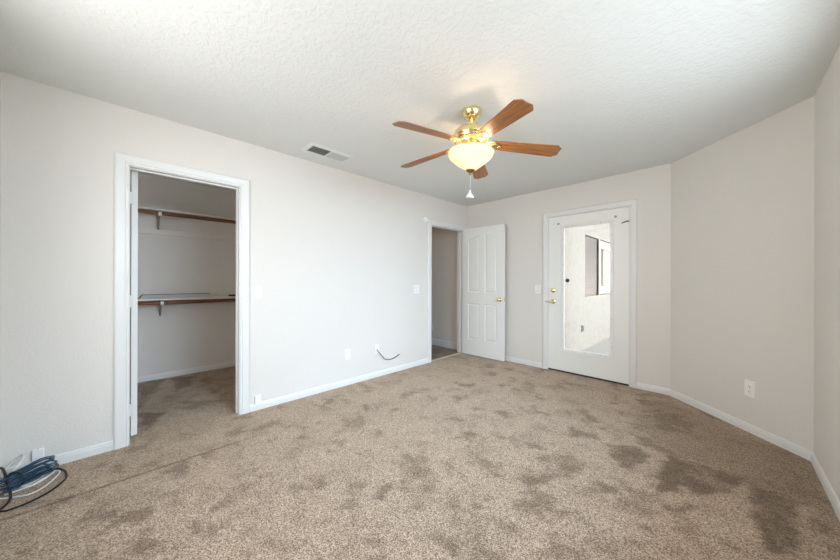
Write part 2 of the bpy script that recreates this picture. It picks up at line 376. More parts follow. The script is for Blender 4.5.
t = casing('trim_1', 0.013, 0.722, 2.030, on_left, 'white casing around the closet opening'); jamb(t, 0.018, 0.716, 2.026, on_left, stop=(0.045, 0.078), ql=0.001)
t = casing('trim_2', 3.207, 3.976, 2.018, on_left, 'white casing around the open bedroom doorway'); jamb(t, 3.213, 3.970, 2.024, on_left, stop=(0.05, 0.08))
t = casing('trim_3', -1.666, -0.752, 2.052, on_back, 'white casing around the exterior door', 0.072); jamb(t, -1.672, -0.746, 2.058, on_back, stop=(0.046, 0.08))
BASE = [(0, -0.001), (0.013, -0.001), (0.013, 0.042), (0.010, 0.050), (0.010, 0.056), (0.006, 0.064), (0, 0.066)]
def baseboard(name, path, label, side, h=0.066):
    pr = [(o, d*h/0.066) for o, d in BASE]
    mb = MB(); mb.sweep(path, pr, lambda a, b, d: (a, b, d), side=side); return struct(mb, name, M['white'], label, 'baseboard')
baseboard('baseboard_left', [(XL, 0.800), (XL, 3.130)], 'white baseboard between the closet casing and the bedroom doorway', -1)
baseboard('baseboard_near_left', [(XL, YN), (XL, -0.064)], 'white baseboard left of the closet behind the cable coil', -1)
baseboard('baseboard_corner', [(XL+0.02, DB), (-1.739, DB)], 'white baseboard behind the open bedroom door', -1)
baseboard('baseboard_right', [(-0.679, DB), (KX, DB), (DR, KY), (DR, YN)], 'white baseboard along the diagonal wall and side wall', -1)
baseboard('baseboard_near', [(DR, YN), (XL, YN)], 'white baseboard along the near wall', -1)
baseboard('baseboard_closet', [(XC, -0.88), (XC, 1.33)], 'white baseboard inside the closet', -1)
baseboard('baseboard_hall', [(-4.9, 4.10), (XO, 4.10)], 'tall white baseboard in the hall', -1, 0.112)

# ---------------------------------------------------------------- side window, and a fill window added behind the camera
def window(name, fn, a0, a1, label, dd=-0.12):
    r = empty(name); r['kind'] = 'structure'; r['label'] = label; r['category'] = 'window'
    mb = MB(); mb.sweep([(a0, WZ0), (a1, WZ0), (a1, WZ1), (a0, WZ1)], [(0, -0.04), (0.05, -0.04), (0.05, -0.11), (0, -0.11), (0, -0.04)], fn, closed=True, side=1); mb.build('window_frame', M['vinyl'], r)
    mid = (a0+a1)/2; mb = MB(); mb.prism([(mid-.025, WZ0), (mid+.025, WZ0), (mid+.025, WZ1), (mid-.025, WZ1)], -0.10, -0.05, fn); mb.build('mullion', M['vinyl'], r)
    mb = MB(); mb.prism([(a0+.04, WZ0+.04), (a1-.04, WZ0+.04), (a1-.04, WZ1-.04), (a0+.04, WZ1-.04)], -0.080, -0.076, fn); mb.build('pane', M['glass'], r)
window('window_1', lambda a, b, d: (DR - d, a, b), WY0, WY1, 'wide window in the side wall beside the camera')
window('fill_window', lambda a, b, d: (a, YN + d, b), RX0, RX1, 'unseen window added in the near wall to fill the room with light')  # added out of view for even fill light

# ---------------------------------------------------------------- doors
def hinge(parent, m, x, y, z, h=0.089):
    return MB().lathe([(0, -h/2), (0.0065, -h/2), (0.0065, h/2), (0, h/2)], 12, T(x, y, z)).build('hinge', m, parent)
def knob_set(parent, name, x, y, z, sgn, m, r=0.027):
    k = MB().lathe([(0, 0), (0.032, 0), (0.032, 0.004), (0.026, 0.008), (0.012, 0.010), (0.011, 0.030), (r*0.7, 0.036), (r, 0.048), (r, 0.056), (r*0.75, 0.066), (0, 0.068)], 24, T(x, y, z, PI/2 if sgn < 0 else -PI/2))
    return k.build(name, m, parent)
def panel_leaf(W, Ht, TH, panels):
    """moulded four panel leaf, x along the leaf, y thickness centred on 0, both faces alike"""
    mb = MB(); fx = lambda a, b, d: (a, d, b); c = 0.009
    mb.prism([(0, 0), (W, 0), (W, Ht), (0, Ht)], -TH/2+c, TH/2-c, fx)
    xs = (0, panels[0][0][0], panels[0][1][0], panels[1][0][0], panels[1][1][0], W)
    zt = panels[0]; zlo = panels[2]
    low0, low1 = panels[2][0][1], panels[2][2][1]; up0 = panels[0][0][1]
    for s in (-1, 1):
        d0, d1 = s*(TH/2-c), s*TH/2
        def add(poly): mb.prism(poly, d0, d1, fx)
        add([(0, 0), (xs[1], 0), (xs[1], Ht), (0, Ht)]); add([(xs[2], 0), (xs[3], 0), (xs[3], Ht), (xs[2], Ht)]); add([(xs[4], 0), (W, 0), (W, Ht), (xs[4], Ht)])
        for p in (panels[0], panels[1]):
            a, b = p[0][0], p[1][0]
            add([(a, 0), (b, 0), (b, low0), (a, low0)]); add([(a, low1), (b, low1), (b, up0), (a, up0)])
            tops = p[2:]
            add([(b, Ht), (a, Ht)] + [(q[0], q[1]) for q in reversed(tops)])
        for p in panels:
            pr = [(0, s*TH/2), (-0.005, s*(TH/2-0.001)), (-0.012, s*(TH/2-0.008)), (-0.018, s*(TH/2-0.008)), (-0.034, s*(TH/2-0.0015)), (-0.036, s*(TH/2-0.0015))]
            mb.sweep(p, pr, fx, closed=True, side=-1)
            # raised field
            n = len(p); cx = sum(q[0] for q in p)/n; cz = sum(q[1] for q in p)/n
            fld = [(q[0]-0.035*(1 if q[0] > cx else -1), q[1]-0.035*(1 if q[1] > cz else -1)) for q in p]
            mb.prism(fld, d0, s*(TH/2-0.0016), fx)
    return mb
PAN = lambda W, Ht: [
    [(0.108*W/.75, 1.00), (0.322*W/.75, 1.00), (0.322*W/.75, 1.905), (0.22*W/.75, 1.875), (0.108*W/.75, 1.835)],
    [(0.418*W/.75, 1.00), (0.632*W/.75, 1.00), (0.632*W/.75, 1.835), (0.52*W/.75, 1.875), (0.418*W/.75, 1.905)],
    [(0.108*W/.75, 0.245), (0.322*W/.75, 0.245), (0.322*W/.75, 0.825), (0.108*W/.75, 0.825)],
    [(0.418*W/.75, 0.245), (0.632*W/.75, 0.245), (0.632*W/.75, 0.825), (0.418*W/.75, 0.825)]]
def panel_door(name, loc, rz, W, label, metal, hinge_y):
    r = empty(name, loc, rz); r['kind'] = 'structure'; r['label'] = label; r['category'] = 'door'
    panel_leaf(W, 2.022, 0.035, PAN(W, 2.022)).build('door_panel', M['door'], r)
    for s in (-1, 1): knob_set(r, 'door_knob', W-0.062, s*0.0175, 0.905, s, metal)
    MB().box((W-0.001, -0.0125, 0.875), (W+0.0015, 0.0125, 0.935)).build('latch_plate', metal, r)
    for z in (0.20, 1.02, 1.80): hinge(r, metal, -0.006, hinge_y, z)
    return r
panel_door('door_1', (-3.004, 3.950, 0.012), math.radians(2.0), 0.742, 'white four panel bedroom door standing open against the end wall', M['brass'], 0.012)
# closet door folded back into the closet: only its hinge edge shows
d = panel_door('door_2', (XO-0.004, 0.0445, 0.018), math.radians(180+9), 0.690, 'white closet door swung into the closet, showing only its hinge edge', M['antique'], -0.0)
for o in [c for c in d.children if c.name.startswith('hinge')]: bpy.data.objects.remove(o)
for z in (0.20, 1.02, 1.80):
    MB().box((-0.016, 0.010, z-0.045), (0.0005, 0.030, z+0.045)).build('hinge', M['white'], d)

# exterior door: flat slab with a long glass light
r = empty('door_3', (0, DB+0.004, 0)); r['kind'] = 'structure'; r['label'] = 'white exterior door with one tall glass light'; r['category'] = 'door'
fx = lambda a, b, dd: (a, dd, b)
X0, X1, Z0, Z1 = -1.668, -0.750, 0.022, 2.050; G = (-1.462, -0.938, 0.313, 1.890)
mb = MB()
for pl in ([(X0, Z0), (G[0], Z0), (G[0], Z1), (X0, Z1)], [(G[1], Z0), (X1, Z0), (X1, Z1), (G[1], Z1)], [(G[0], Z0), (G[1], Z0), (G[1], G[2]), (G[0], G[2])], [(G[0], G[3]), (G[1], G[3]), (G[1], Z1), (G[0], Z1)]): mb.prism(pl, 0, 0.016, fx)
E_ = 0.03; Q = (G[0]-E_, G[1]+E_, G[2]-E_, G[3]+E_)
for pl in ([(X0, Z0), (Q[0], Z0), (Q[0], Z1), (X0, Z1)], [(Q[1], Z0), (X1, Z0), (X1, Z1), (Q[1], Z1)], [(Q[0], Z0), (Q[1], Z0), (Q[1], Q[2]), (Q[0], Q[2])], [(Q[0], Q[3]), (Q[1], Q[3]), (Q[1], Z1), (Q[0], Z1)]): mb.prism(pl, 0.016, 0.044, fx)
mb.build('door_panel', M['door'], r)
lf = MB(); ring = [(G[0], G[2]), (G[1], G[2]), (G[1], G[3]), (G[0], G[3])]
lf.sweep(ring, [(0.000, 0.012), (-0.004, 0.004), (-0.002, -0.004), (0.006, -0.010), (0.026, -0.009), (0.032, -0.002), (0.032, 0.001)], fx, closed=True, side=-1)
lf.box((G[0]-0.036, -0.016, G[2]-0.040), (G[1]+0.036, -0.001, G[2]-0.022))
lite = lf.build('glass_frame', M['door'], r)
for z in (0.42, 0.75, 1.08, 1.41, 1.74):
    for x in (G[0]-0.017, G[1]+0.017): MB().lathe([(0, 0.001), (0.0045, 0.001), (0.0045, 0)], 10, T(x, -0.0095, z, PI/2)).build('screw', M['steel'], lite)
for x in (-1.36, -1.2, -1.04):
    for z in (G[2]-0.012, G[3]+0.014): MB().lathe([(0, 0.001), (0.0045, 0.001), (0.0045, 0)], 10, T(x, -0.0095, z, PI/2)).build('screw', M['steel'], lite)
mb = MB(); mb.prism([(G[0], G[2]), (G[1], G[2]), (G[1], G[3]), (G[0], G[3])], 0.008, 0.013, fx); mb.build('pane', M['glass'], r)
MB().lathe([(0, 0.004), (0.010, 0.004), (0.014, 0.002), (0.0145, 0)], 16, T(-1.536, 0, 1.954, PI/2)).build('blind_clip', M['steel'], r)
MB().lathe([(0, 0.004), (0.010, 0.004), (0.014, 0.002), (0.0145, 0)], 16, T(-0.888, 0, 1.955, PI/2)).build('blind_clip', M['steel'], r)
db = MB().lathe([(0, 0.020), (0.014, 0.020), (0.024, 0.014), (0.030, 0.010), (0.033, 0.004), (0.033, 0)], 28, T(-1.602, 0, 1.072, PI/2))
db.box((-1.606, -0.032, 1.056), (-1.598, -0.018, 1.088)).build('deadbolt', M['brass'], r)
lv = MB().lathe([(0, 0.034), (0.011, 0.034), (0.011, 0.014), (0.026, 0.010), (0.032, 0.004), (0.032, 0)], 28, T(-1.602, 0, 0.922, PI/2))
lv.tube(spline([(-1.602, -0.036, 0.922), (-1.625, -0.040, 0.923), (-1.660, -0.040, 0.919), (-1.690, -0.034, 0.924)], 5), [0.011]*2+[0.0095]*6+[0.008]*8, 10).build('lever_handle', M['brass'], r)
MB().box((X0-0.005, -0.001, 1.048), (X0+0.002, 0.006, 1.096)).build('bolt_plate', M['slot'], r)
for z in (0.27, 1.08, 1.72): hinge(r, M['door'], X1+0.004, -0.004, z, 0.10)
MB().tube(spline([(-0.822, -0.010, 1.868), (-0.800, -0.030, 1.872), (-0.775, -0.026, 1.882), (-0.752, -0.014, 1.880)], 5), 0.006, 8).build('hinge_pin_stop', M['antique'], r)
MB().box((X0, 0.002, 0.004), (X1, 0.042, 0.023)).build('door_sweep', M['slot'], r)

# ---------------------------------------------------------------- ceiling fan
FX, FY = -1.292, 1.797
fan = empty('ceiling_fan', (FX, FY, H)); fan.rotation_euler = (0, 0.0257, 0); tag(fan, 'brass ceiling fan with five oak blades and a lit alabaster bowl', 'ceiling fan')
MB().lathe([(0.0, 0), (0.070, 0), (0.072, -0.006), (0.068, -0.020), (0.056, -0.042), (0.036, -0.060), (0.022, -0.066), (0.0, -0.066)], 40).build('canopy', M['brass'], fan)
MB().lathe([(0.013, -0.06), (0.013, -0.11), (0.02, -0.115), (0.02, -0.125)], 20).build('downrod', M['brass'], fan)
MB().lathe([(0.0, -0.118), (0.035, -0.120), (0.075, -0.128), (0.108, -0.142), (0.126, -0.160), (0.130, -0.176), (0.128, -0.184)], 48).build('motor_housing', M['brass'], fan)
MB().lathe([(0.128, -0.184), (0.136, -0.188), (0.136, -0.196), (0.130, -0.200), (0.130, -0.212), (0.124, -0.222), (0.105, -0.236), (0.075, -0.243), (0.0, -0.243)], 48).build('motor_band', M['brass'], fan)
sw_ = MB().lathe([(0.05, -0.240), (0.055, -0.250), (0.055, -0.270), (0.075, -0.278), (0.08, -0.284), (0.0, -0.286)], 40); sw_.build('switch_housing', M['brass'], fan)
# lamp bowl
BT = -0.300
prof = [(0.156, 0.004), (0.163, 0.001), (0.1655, -0.008), (0.164, -0.020), (0.158, -0.032), (0.147, -0.044), (0.128, -0.060), (0.106, -0.079), (0.084, -0.096), (0.064, -0.112), (0.046, -0.124), (0.034, -0.130), (0.0, -0.132)]
inner = [(max(0, r-0.004), h+0.004) for r, h in reversed(prof[1:])]
bowl = MB().lathe([(r, h+BT) for r, h in prof + []], 56).build('lamp_bowl', M['alabaster'], fan)
bowl['label'] = 'glowing alabaster glass bowl'
MB().lathe([(0.0, BT-0.124), (0.034, BT-0.126), (0.034, BT-0.132), (0.024, BT-0.142), (0.012, BT-0.150), (0.008, BT-0.157), (0.009, BT-0.163), (0.0, BT-0.168)], 24).build('finial', M['antique'], fan)
for k in range(3):
    an = 2*PI*k/3 + 0.55
    bm_ = MB().lathe([(0.0, -0.045), (0.014, -0.040), (0.022, -0.024), (0.020, -0.008), (0.012, 0.008), (0.012, 0.02)], 16, T(0.085*math.cos(an), 0.085*math.sin(an), BT-0.030)); bm_.build('bulb', M['bulb'], fan)
    l = bpy.data.lights.new('bulb_light', 'POINT'); l.energy = 5.2; l.color = (1.0, 0.72, 0.46); l.shadow_soft_size = 0.022
    o = bpy.data.objects.new('bulb_light', l); C.objects.link(o); o.parent = fan; o.location = (0.085*math.cos(an)*1.0, 0.085*math.sin(an), BT-0.025)
pc = MB().tube([(0.0, -0.0, BT-0.166), (0.002, 0, BT-0.22), (0.0, 0, BT-0.284)], 0.0016, 6).build('pull_chain', M['whitecable'], fan)
MB().lathe([(0.0, BT-0.276), (0.006, BT-0.278), (0.008, BT-0.292), (0.014, BT-0.306), (0.026, BT-0.318), (0.030, BT-0.326), (0.026, BT-0.332), (0.0, BT-0.332)], 20).build('pull_knob', M['plastic'], pc)
# blades
R0, R1 = 0.160, 0.646
def blade_poly():
    w0, w1 = 0.048, 0.067
    return [(R0, -w0*0.85), (R0+0.012, -w0), (R1-0.035, -w1), (R1, -w1+0.030), (R1, w1-0.030), (R1-0.035, w1), (R0+0.012, w0), (R0, w0*0.85)]
bl = MB(); bl.prism(blade_poly(), -0.003, 0.003, idn); blade_me = None
iron = MB()
def plate(poly, z0, z1): iron.prism(poly, z0, z1, idn)
plate([(0.150, -0.030), (0.165, -0.043), (0.192, -0.038), (0.206, -0.018), (0.226, 0.0), (0.206, 0.018), (0.192, 0.038), (0.165, 0.043), (0.150, 0.030)], -0.008, -0.003)
for s in (-1, 1):
    iron.tube(spline([(0.080, s*0.012, 0.020), (0.100, s*0.030, 0.012), (0.122, s*0.022, 0.000), (0.145, s*0.018, -0.007), (0.165, s*0.028, -0.008)], 5), 0.0075, 8)
    iron.tube(spline([(0.110, s*0.004, 0.004), (0.128, s*0.036, -0.002), (0.150, s*0.040, -0.007), (0.160, s*0.022, -0.008)], 5), 0.005, 8)
iron.tube([(0.070, 0, 0.022), (0.10, 0, 0.014), (0.13, 0, -0.002), (0.155, 0, -0.006)], 0.009, 8)
for p in ((0.172, -0.026), (0.172, 0.026), (0.204, 0)): iron.lathe([(0, -0.012), (0.006, -0.011), (0.007, -0.008)], 10, T(p[0], p[1], 0))
b0 = None
for k in range(5):
    an = 0.787 - k*2*PI/5
    if b0 is None:
        b0 = bl.build('blade', M['blade'], fan, 0.0015); i0 = iron.build('blade_iron', M['brass'], b0); b = b0
    else:
        b = b0.copy(); C.objects.link(b); b.parent = fan; ii = i0.copy(); C.objects.link(ii); ii.parent = b
    b.location = (0, 0, -0.233); b.rotation_euler = (Matrix.Rotation(an, 3, 'Z') @ Matrix.Rotation(math.radians(4.5), 3, 'Y') @ Matrix.Rotation(math.radians(-12), 3, 'X')).to_euler()

# ---------------------------------------------------------------- ceiling register
v = empty('air_vent', (-2.712, 1.408, H)); tag(v, 'white two way air register in the ceiling above the left wall', 'air vent')
fxc = lambda a, b, dd: (a, b, dd)
OX, OY, IX, IY = 0.112, 0.232, 0.074, 0.190
mb = MB(); mb.sweep([(-IX, -IY), (IX, -IY), (IX, IY), (-IX, IY)], [(0, -0.001), (0, -0.009), (0.012, -0.010), (OX-IX, -0.003), (OX-IX, 0)], fxc, closed=True, side=-1); mb.box((-IX, -0.008, -0.010), (IX, 0.008, -0.001)); mb.build('frame', M['white'], v)
MB().box((-IX, -IY, -0.0012), (IX, IY, -0.0004)).build('backing', mat('duct_shade_grey', (122, 128, 126), 0.7), v)  # grey sheet stands in for the shaded duct behind the slats
for i in range(26):
    y = -IY + 0.007 + i*(2*IY-0.014)/25
    if abs(y) < 0.010: continue
    s = 1 if y < 0 else -1
    a = math.radians(40)*s; q = 0.0058; th = 0.0005
    mb = MB(); vy, vz = math.sin(a)*q, math.cos(a)*q
    mb.add([(-IX, y-vy-th, -0.0058-vz*0.75), (IX, y-vy-th, -0.0058-vz*0.75), (IX, y+vy-th, -0.0058+vz*0.75), (-IX, y+vy-th, -0.0058+vz*0.75), (-IX, y-vy+th, -0.0058-vz*0.75), (IX, y-vy+th, -0.0058-vz*0.75), (IX, y+vy+th, -0.0058+vz*0.75), (-IX, y+vy+th, -0.0058+vz*0.75)],
           [(0,1,2,3),(7,6,5,4),(0,4,5,1),(1,5,6,2),(2,6,7,3),(3,7,4,0)]); mb.build('slat', M['slat'], v)

# ---------------------------------------------------------------- switches, outlets, plates
def frame_on(kind, loc, rz):
    """wall plate local frame: x along the wall, z up, -y out of the wall"""
    return empty(kind, loc, rz)
RL, RB = PI/2, 0.0       # left wall faces +x, back wall faces -y
def plate_mesh(wd, ht, th=0.006): return MB().box((-wd/2, -th, -ht/2), (wd/2, 0, ht/2))
def light_switch(loc, rz, gangs, label, wd=None):
    wd = wd or (0.072 if gangs == 1 else 0.118); r = frame_on('light_switch', loc, rz); tag(r, label, 'light switch')
    plate_mesh(wd, 0.116).build('cover_plate', M['plastic'], r, 0.002)
    for g in range(gangs):
        x = (g-(gangs-1)/2)*0.046
        MB().box((x-0.017, -0.0068, -0.034), (x+0.017, -0.005, 0.034)).build('switch_surround', M['slot'], r)
        MB().add([(x-.0158,-.006,-.0328),(x+.0158,-.006,-.0328),(x+.0158,-.006,.0328),(x-.0158,-.006,.0328),(x-.0158,-.0075,-.0328),(x+.0158,-.0075,-.0328),(x+.0158,-.011,.0328),(x-.0158,-.011,.0328)],
                 [(3,2,1,0),(4,5,6,7),(0,1,5,4),(1,2,6,5),(2,3,7,6),(3,0,4,7)]).build('rocker', M['plastic'], r)
    return r
light_switch((XL, 0.870, 1.088), RL, 1, 'white single rocker switch on the wall beside the closet casing', 0.062)
light_switch((XL, 2.900, 1.076), RL, 2, 'white double switch plate beside the open bedroom doorway')
light_switch((-1.810, DB, 1.083), RB, 1, 'white single switch plate beside the exterior door', 0.080)
def outlet(loc, rz, label, wd=0.072, ht=0.118):
    r = frame_on('wall_outlet', loc, rz); tag(r, label, 'outlet')
    plate_mesh(wd, ht).build('cover_plate', M['plastic'], r, 0.002)
    for s in (-1, 1):
        z = s*0.020
        rc = MB().prism([(0.017*math.cos(a)*1.0, z+max(-0.0135, min(0.0135, 0.017*math.sin(a)))) for a in [2*PI*k/24 for k in range(24)]], -0.0085, -0.004, lambda a, b, dd: (a, dd, b)).build('receptacle', M['plastic'], r)
        mb = MB()
        for x, h in ((-0.0065, 0.0045), (0.0065, 0.0038)): mb.box((x-0.0013, -0.0089, z+0.002-h), (x+0.0013, -0.0080, z+0.002+h))
        mb.lathe([(0, 0.0089), (0.0024, 0.0089), (0.0024, 0.008)], 10, T(0, 0, z-0.0085, PI/2)); mb.build('slots', M['slot'], rc)
    MB().lathe([(0, 0.0075), (0.0028, 0.0070), (0.003, 0.006)], 10, T(0, 0, 0, PI/2)).build('screw', M['steel'], r)
    return r
outlet((XL, 1.807, 0.351), RL, 'white duplex outlet low on the long left wall')
outlet((0.1524, KX+DB-0.1524, 0.346), -PI/4, 'white duplex outlet low on the diagonal wall', 0.080, 0.128)
outlet((-3.842, 4.10, 0.33), RB, 'white outlet on the hall wall beyond the bedroom doorway')
cp = frame_on('cable_plate', (XL, 2.224, 0.343), RL); tag(cp, 'white wall plate with the short black cable coming out', 'cable plate')
plate_mesh(0.072, 0.116).build('cover_plate', M['plastic'], cp, 0.002)
MB().lathe([(0, 0.016), (0.0035, 0.016), (0.0035, 0.010), (0.006, 0.010), (0.006, 0.005)], 12, T(0, 0, -0.005, PI/2)).build('connector', M['steel'], cp)
cb = MB().tube(spline([(XL+0.012, 2.224, 0.338), (XL+0.030, 2.226, 0.318), (XL+0.032, 2.270, 0.272), (XL+0.030, 2.330, 0.208), (XL+0.028, 2.410, 0.188), (XL+0.030, 2.490, 0.196), (XL+0.032, 2.552, 0.222)], 7), 0.0042, 8).build('coaxial_cable', M['black']); tag(cb, 'short black cable drooping from a wall plate on the left wall', 'cable')
MB().tube([(XL+0.0318, 2.543, 0.218), (XL+0.0325, 2.566, 0.230)], 0.0062, 8).build('connector', M['steel'], cb)
pj = frame_on('phone_jack', (XL, 0.869, 0.094), RL); tag(pj, 'small white box mounted above the baseboard beside the closet casing', 'phone jack')
MB().box((-0.026, -0.024, -0.040), (0.026, 0, 0.040)).build('jack_housing', M['plastic'], pj, 0.003); MB().box((-0.006, -0.020, -0.0405), (0.006, -0.006, -0.039)).build('jack_socket', M['slot'], pj)
cj = frame_on('cable_box', (XL, -0.392, 0.090), RL); tag(cj, 'white cable box on the wall behind the blue coil', 'cable box')
MB().box((-0.024, -0.022, -0.045), (0.024, 0, 0.046)).build('box_housing', M['plastic'], cj, 0.004)
MB().lathe([(0, 0.002), (0.003, 0.002), (0.003, 0)], 8, T(0, -0.012, 0.046)).build('indicator', mat('red_dot', (150, 60, 50)), cj)
ds = empty('alarm_disc', (XL, 3.078, 2.078), PI/2); tag(ds, 'small round white alarm disc at the top corner of the doorway casing', 'alarm sensor')
MB().lathe([(0, 0.030), (0.022, 0.029), (0.034, 0.022), (0.038, 0.012), (0.038, 0)], 28, T(0, 0, 0, PI/2)).build('disc_housing', M['plastic'], ds)
MB().lathe([(0.0385, 0.004), (0.043, 0.003), (0.043, 0)], 28, T(0, 0, 0, PI/2)).build('disc_base', M['white'], ds)

# ---------------------------------------------------------------- closet fittings
SX = XC + 0.30
def shelf(z, label):
    r = MB().box((XC, -0.88, z-0.019), (SX, 1.33, z)).build('closet_shelf', M['shelf'], None, 0.0015); tag(r, label, 'shelf'); return r
shelf(2.006, 'upper white closet shelf board above the higher pole'); shelf(0.984, 'lower white closet shelf board above the lower pole')
def rod(z, label, r_=0.0215):
    o = MB().tube([(SX-0.022, -0.878, z), (SX-0.022, 1.328, z)], r_, 20).build('closet_pole', M['rod']); tag(o, label, 'closet pole'); return o
rod(1.958, 'stained wood closet pole under the upper shelf'); rod(0.936, 'stained wood closet pole under the lower shelf')
def bracket(z, y, foot, label):
    r = empty('shelf_bracket', (XC, y, z)); tag(r, label, 'shelf bracket')
    w = 0.006; g = lambda a, b, dd: (a, dd, b)
    MB().prism([(-0.005, -0.019-foot), (0.005, -0.019-foot), (0.020, -0.019), (-0.020, -0.019)], 0.0, 0.005, lambda a, b, dd: (dd, a, b)).box((0.0, -0.018, -0.0225), (0.275, 0.018, -0.0192)).build('angle_plate', M['bracket'], r)
    MB().prism([(0.004, -0.015-foot), (0.004, -0.05-foot*0.55), (0.235, -0.030), (0.252, -0.030)], -w, w, g).build('brace', M['bracket'], r)
    pts = [(0.278+0.0265*math.cos(t_), 0, -0.048+0.0265*math.sin(t_)) for t_ in [math.radians(q) for q in range(150, 400, 12)]]
    mb = MB(); n = len(pts)
    vs_ = [(p[0], s*0.014, p[2]) for p in pts for s in (-1, 1)] + [(0.278+(p[0]-0.278)*1.18, s*0.014, -0.048+(p[2]+0.048)*1.18) for p in pts for s in (-1, 1)]
    fs = []
    for i in range(n-1):
        a, b, c_, d_ = 2*i, 2*i+1, 2*i+3, 2*i+2; k = 2*n
        fs += [(a, b, c_, d_), (a+k, d_+k, c_+k, b+k), (a, d_, d_+k, a+k), (b, b+k, c_+k, c_)]
    mb.add(vs_, fs).build('pole_hook', M['plastic'], r)
    return r
bracket(2.006, 0.272, 0.215, 'pale metal bracket holding the upper closet shelf and pole'); bracket(0.984, 0.292, 0.205, 'pale metal bracket holding the lower closet shelf and pole')
MB_ = MB().box((XC, -0.88, 1.742), (XC+0.030, 1.33, 1.806)); struct(MB_, 'trim_cleat', M['shelf'], 'painted cleat board across the closet wall under the upper shelf', 'cleat', 0.002)
# long pale channel and a dark strip lying on the lower shelf
ch = MB(); fy = lambda a, b, dd: (a, dd, b)
ZS = 0.9845
ch.add([(SX-0.075, 0.105, ZS), (SX-0.010, 0.105, ZS), (SX-0.010, 0.765, ZS), (SX-0.075, 0.765, ZS), (SX-0.105, 0.128, ZS+0.042), (SX-0.10, 0.128, ZS+0.042), (SX-0.10, 0.760, ZS+0.042), (SX-0.105, 0.760, ZS+0.042)],
       [(3,2,1,0),(4,5,6,7),(0,1,5,4),(1,2,6,5),(2,3,7,6),(3,0,4,7)])
co_ = ch.build('metal_channel', M['tray']); tag(co_, 'long pale grey channel lying on the lower closet shelf', 'metal channel')
MB().tube([(SX-0.1025, 0.126, ZS+0.044), (SX-0.1025, 0.762, ZS+0.044)], 0.004, 6).build('rim', mat('dark_rim', (88, 84, 82), 0.5), co_)
MB().tube([(SX-0.03, 0.103, ZS+0.012), (SX-0.10, 0.126, ZS+0.044)], 0.005, 6).build('end_cap', M['slot'], co_)
st_ = MB().box((SX-0.11, 0.965, ZS), (SX-0.04, 1.12, ZS+0.022)).build('dark_strip', mat('dark_plastic', (48, 40, 36), 0.5), None, 0.003); tag(st_, 'small dark strip lying at the far end of the lower closet shelf', 'plastic strip')

# ---------------------------------------------------------------- loose cables in the corner
random.seed(4)
pts = []; LO = 9
A = Vector((-2.80, -0.480, 0.058)); B = Vector((-2.955, -0.338, 0.052)); ax = (B-A).normalized(); sd = Vector((ax.y, -ax.x, 0))
for k in range(LO):
    h = 0.040*math.cos(2*PI*k/LO + 0.4)*0.85; o_ = 0.030*math.sin(2*PI*k/LO + 0.4)
    ws = 0.026 + 0.012*random.random(); ex = 0.022*random.uniform(-1, 1)
    base = Vector((0, 0, h)) + sd*o_
    e0 = A - ax*(0.01+ex*0.5); e1 = B + ax*(0.012+ex)
    pts += [e0 + base, A + base + sd*ws*0.6 + ax*0.03, (A+B)/2 + base*1.05 + sd*ws*0.5, B + base + sd*ws - ax*0.02, e1 + base*0.9, B + base*0.95 - sd*ws*0.7 - ax*0.02 + Vector((0, 0, 0.006)), (A+B)/2 + base*0.95 - sd*ws*0.4 + Vector((0, 0, 0.006)), A + base - sd*ws*0.5 + ax*0.03]
for p in pts: p.z = max(p.z, 0.006)
bc = MB().tube(spline(pts, 6), 0.0036, 7).build('ethernet_coil', M['blue']); tag(bc, 'coiled bundle of blue network cable against the left wall', 'cable coil')
mid = A + ax*0.045
MB().tube([mid + sd*0.046*math.cos(t_) + Vector((0, 0, 0.045*math.sin(t_))) for t_ in [2*PI*k/20 for k in range(20)]], 0.0045, 6, True).build('tie', M['black'], bc)
wc = MB().tube(spline([(-2.95, -0.515, 0.045), (-3.000, -0.500, 0.085), (-3.000, -0.455, 0.128), (-2.955, -0.440, 0.126), (-2.900, -0.465, 0.085), (-2.850, -0.495, 0.050), (-2.776, -0.505, 0.012), (-2.725, -0.433, 0.006), (-2.705, -0.380, 0.006), (-2.745, -0.333, 0.006), (-2.829, -0.301, 0.006), (-2.885, -0.291, 0.006), (-2.915, -0.312, 0.008), (-2.860, -0.340, 0.006), (-2.815, -0.375, 0.006), (-2.800, -0.430, 0.006), (-2.790, -0.480, 0.006)], 8), 0.0042, 8).build('white_cable', M['whitecable']); tag(wc, 'white cable looping up the wall and across the carpet', 'cable', None)
wc2 = MB().tube(spline([(-2.82, -0.505, 0.012), (-2.845, -0.455, 0.005), (-2.822, -0.390, 0.005), (-2.850, -0.345, 0.0135), (-2.905, -0.318, 0.005), (-2.945, -0.325, 0.005), (-2.925, -0.350, 0.005), (-2.870, -0.372, 0.005), (-2.842, -0.420, 0.005), (-2.862, -0.490, 0.005)], 8), 0.0036, 8).build('white_cable', M['whitecable']); tag(wc2, 'thinner white cable lying flat inside the black cable loop', 'cable')
bk = MB().tube(spline([(-2.82, -0.515, 0.02), (-2.70, -0.500, 0.006), (-2.611, -0.458, 0.005), (-2.598, -0.413, 0.005), (-2.623, -0.352, 0.005), (-2.665, -0.305, 0.005), (-2.734, -0.268, 0.005), (-2.799, -0.257, 0.005), (-2.887, -0.272, 0.005), (-2.944, -0.305, 0.006), (-2.960, -0.345, 0.008), (-2.93, -0.385, 0.006), (-2.88, -0.430, 0.006), (-2.84, -0.475, 0.006)], 8), 0.0052, 8).build('black_cable', M['black']); tag(bk, 'long black cable in a wide loop on the carpet below the blue coil', 'cable')
